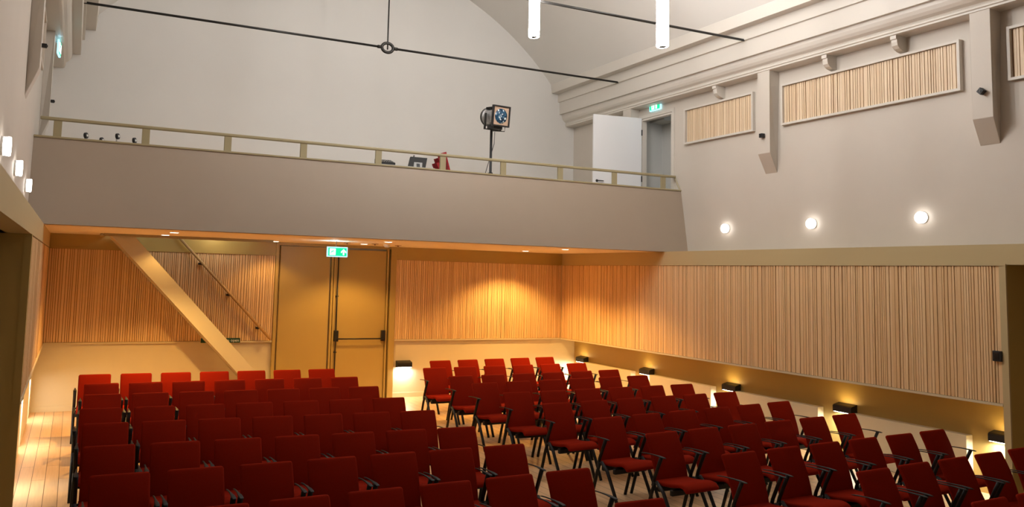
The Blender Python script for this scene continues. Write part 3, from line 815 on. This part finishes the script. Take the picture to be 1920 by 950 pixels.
# ------------------------------------------------------------------ chairs
def slab(bm, centre, width, thick, nrm_flip=1, corner=(.0, .03)):
    """padded strip: centre = list of (y, z); rounded long edges; corner radii at start/end"""
    pts = [Vector((0, p[0], p[1])) for p in centre]
    L = [0]
    for a, b in zip(pts, pts[1:]): L.append(L[-1] + (b - a).length)
    rings = []
    for i, p in enumerate(pts):
        d = (pts[min(i + 1, len(pts) - 1)] - pts[max(i - 1, 0)]).normalized()
        n = Vector((0, -d.z, d.y)) * nrm_flip
        hw = width[i] / 2 if isinstance(width, (list, tuple)) else width / 2
        th = thick / 2
        for s_, rad in ((L[i], corner[0]), (L[-1] - L[i], corner[1])):
            if rad and s_ < rad:
                q = math.sqrt(max(rad ** 2 - (rad - s_) ** 2, 0)); hw = hw - rad + q; 
                th = min(th, th * (.35 + .65 * q / rad))
        ring = []
        r = th
        cs = [(-hw + r, 1), (-hw + r * .3, .72), (-hw, 0), (-hw + r * .3, -.72), (-hw + r, -1), (0, -1.0), (hw - r, -1), (hw - r * .3, -.72), (hw, 0), (hw - r * .3, .72), (hw - r, 1), (0, 1.0)]
        for x, t in cs: ring.append(bm.verts.new(p + Vector((x, 0, 0)) + n * t * th))
        rings.append(ring)
    n_ = len(rings[0])
    for a, b in zip(rings, rings[1:]):
        for k in range(n_): bm.faces.new([a[k], a[(k + 1) % n_], b[(k + 1) % n_], b[k]])
    bm.faces.new(rings[0][::-1]); bm.faces.new(rings[-1])

def smooth_path(ctrl, n):
    # Catmull-Rom
    P = [Vector((c[0], c[1])) for c in ctrl]; P = [P[0] * 2 - P[1]] + P + [P[-1] * 2 - P[-2]]; out = []
    for i in range(1, len(P) - 2):
        for k in range(n):
            t = k / n
            out.append(.5 * ((2 * P[i]) + (-P[i - 1] + P[i + 1]) * t + (2 * P[i - 1] - 5 * P[i] + 4 * P[i + 1] - P[i + 2]) * t * t + (-P[i - 1] + 3 * P[i] - 3 * P[i + 1] + P[i + 2]) * t ** 3))
    out.append(P[-2]); return [(p.x, p.y) for p in out]

def make_chair():
    r = empty('auditorium_chair')
    top = smooth_path([(-.150, .445), (-.135, .52), (-.105, .62), (-.06, .74), (0.0, .862)], 5)
    extra = [(0.006, .872), (0.0095, .878), (.011, .8805)]
    bm = NB(); slab(bm, top + extra, .435, .034, corner=(0, .022)); obj('backrest', bm, 'red', r, True)
    seat = smooth_path([(-.135, .452), (-.17, .432), (-.24, .428), (-.36, .442), (-.47, .462), (-.53, .458), (-.565, .435), (-.575, .41)], 4)
    bm = NB(); slab(bm, seat, .445, .040, corner=(0, .022)); obj('seat', bm, 'red', r, True)
    # frame under the seat
    bm = NB()
    bbox(bm, -.235, .235, -.41, -.365, .348, .408, .008); bbox(bm, -.235, .235, -.225, -.18, .348, .408, .008)
    bbox(bm, -.15, .15, -.43, -.15, .395, .412, .004)
    obj('seat_frame', bm, 'chair_black', r)
    bm = NB(); slab(bm, [(p[0] + .021, p[1] - .004) for p in top[:-4]], .38, .010, corner=(0, .05)); obj('back_shell', bm, 'chair_black', r, True)
    for s_ in (-1, 1):
        X = s_ * .2515
        bm = NB(); tube(bm, [(X, -.20, .445), (X, -.30, .36), (X, -.42, .14), (X, -.485, 0)], .016, 10, rx=.0205, radii=[.016, .016, .0155, .015]); obj('leg', bm, 'chair_black', r, True)
        bm = NB(); tube(bm, [(X, -.18, .44), (X, -.13, .32), (X, -.075, .14), (X, -.03, 0)], .016, 10, rx=.0205, radii=[.016, .016, .0155, .015]); obj('leg', bm, 'chair_black', r, True)
        bm = NB(); tube(bm, [(X, -.150, .40), (X, -.172, .48), (X, -.225, .60), (X, -.268, .698)], .016, 10, rx=.0205, radii=[.016, .0155, .016, .0175]); obj('arm_post', bm, 'chair_black', r, True)
        bm = NB(); pad = smooth_path([(.03, .690), (-.05, .699), (-.16, .704), (-.26, .704), (-.325, .699)], 3)
        slab(bm, pad, [.013] * 3 + [.015] * 3 + [.022] * 2 + [.034] * (len(pad) - 8), .010, corner=(.003, .004)); bmesh.ops.translate(bm, verts=bm.verts, vec=(X, 0, 0)); obj('armrest', bm, 'chair_black', r, True)
        bm = NB(); tube(bm, [(s_ * .20, -.17, .44), (X, -.18, .43)], .012, 6); obj('side_joint', bm, 'chair_black', r)
    return r

proto = make_chair()
proto_used = False
def place_chair(x, y, rz, label, group):
    global proto_used
    if not proto_used:
        c = proto; proto_used = True
    else:
        c = proto.copy(); C.objects.link(c)
        for ch in proto.children:
            k = ch.copy(); C.objects.link(k); k.parent = c
    c.location = (x, y, 0); c.rotation_euler = (0, 0, rz)
    tag(c, label, 'chair', group)

ORD = ['back', 'second', 'third', 'fourth', 'fifth', 'sixth', 'seventh', 'eighth', 'ninth', 'tenth', 'eleventh']
ROWS_L = [(.387, .562, 13.162, -.008), (.447, .561, 12.150, -.014), (.427, .557, 11.130, -.021), (.379, .561, 10.058, -.018), (.398, .555, 9.115, -.030),
          (.388, .556, 7.983, -.020), (.424, .559, 6.884, .005), (.402, .569, 5.744, .021), (.452, .558, 4.906, .0)]
ROWS_R = [(5.647, .590, 13.890, .052, (1, 2, 3, 4, 5)), (5.672, .590, 12.911, .028, range(6)), (5.638, .590, 11.793, .038, range(6)), (5.633, .589, 10.954, .041, range(6)),
          (5.623, .592, 9.963, .022, range(6)), (5.658, .594, 8.996, .041, range(6)), (5.663, .606, 7.911, .071, range(6)), (5.682, .606, 6.979, .054, range(6)),
          (5.734, .607, 5.937, .041, range(6)), (5.786, .590, 4.981, .040, (1, 2, 3, 4, 5)), (5.783, .59, 3.994, .030, (1, 2, 3))]
def rowname(i): return 'back row' if i == 0 else '%s row from back' % ORD[i]
SEATS_L = ['at the left end', 'second from the left end', 'third from the left end', 'middle seat', 'third from the aisle', 'second from the aisle', 'beside the aisle']
SEATS_R = ['beside the aisle', 'second from the aisle', 'third from the aisle', 'third from the right wall', 'second from the right wall', 'next to the right wall']
for i, (x0, dx, y0, dy) in enumerate(ROWS_L):
    for k in range(7):
        if i == 8 and k < 6: continue
        place_chair(x0 + k * dx, y0 + k * dy + random.uniform(-.004, .004), math.atan2(dy, dx) * .8 + random.uniform(-.004, .004),
                    'red chair in the left block, %s, %s' % (rowname(i), SEATS_L[k]), 'red auditorium chairs in the left block')
for i, (x0, dx, y0, dy, ks) in enumerate(ROWS_R):
    for k in ks:
        place_chair(x0 + k * dx, y0 + k * dy + random.uniform(-.004, .004), math.atan2(dy, dx) * .8 + random.uniform(-.004, .004),
                    'red chair in the right block, %s, %s' % (rowname(i), SEATS_R[k]), 'red auditorium chairs in the right block')
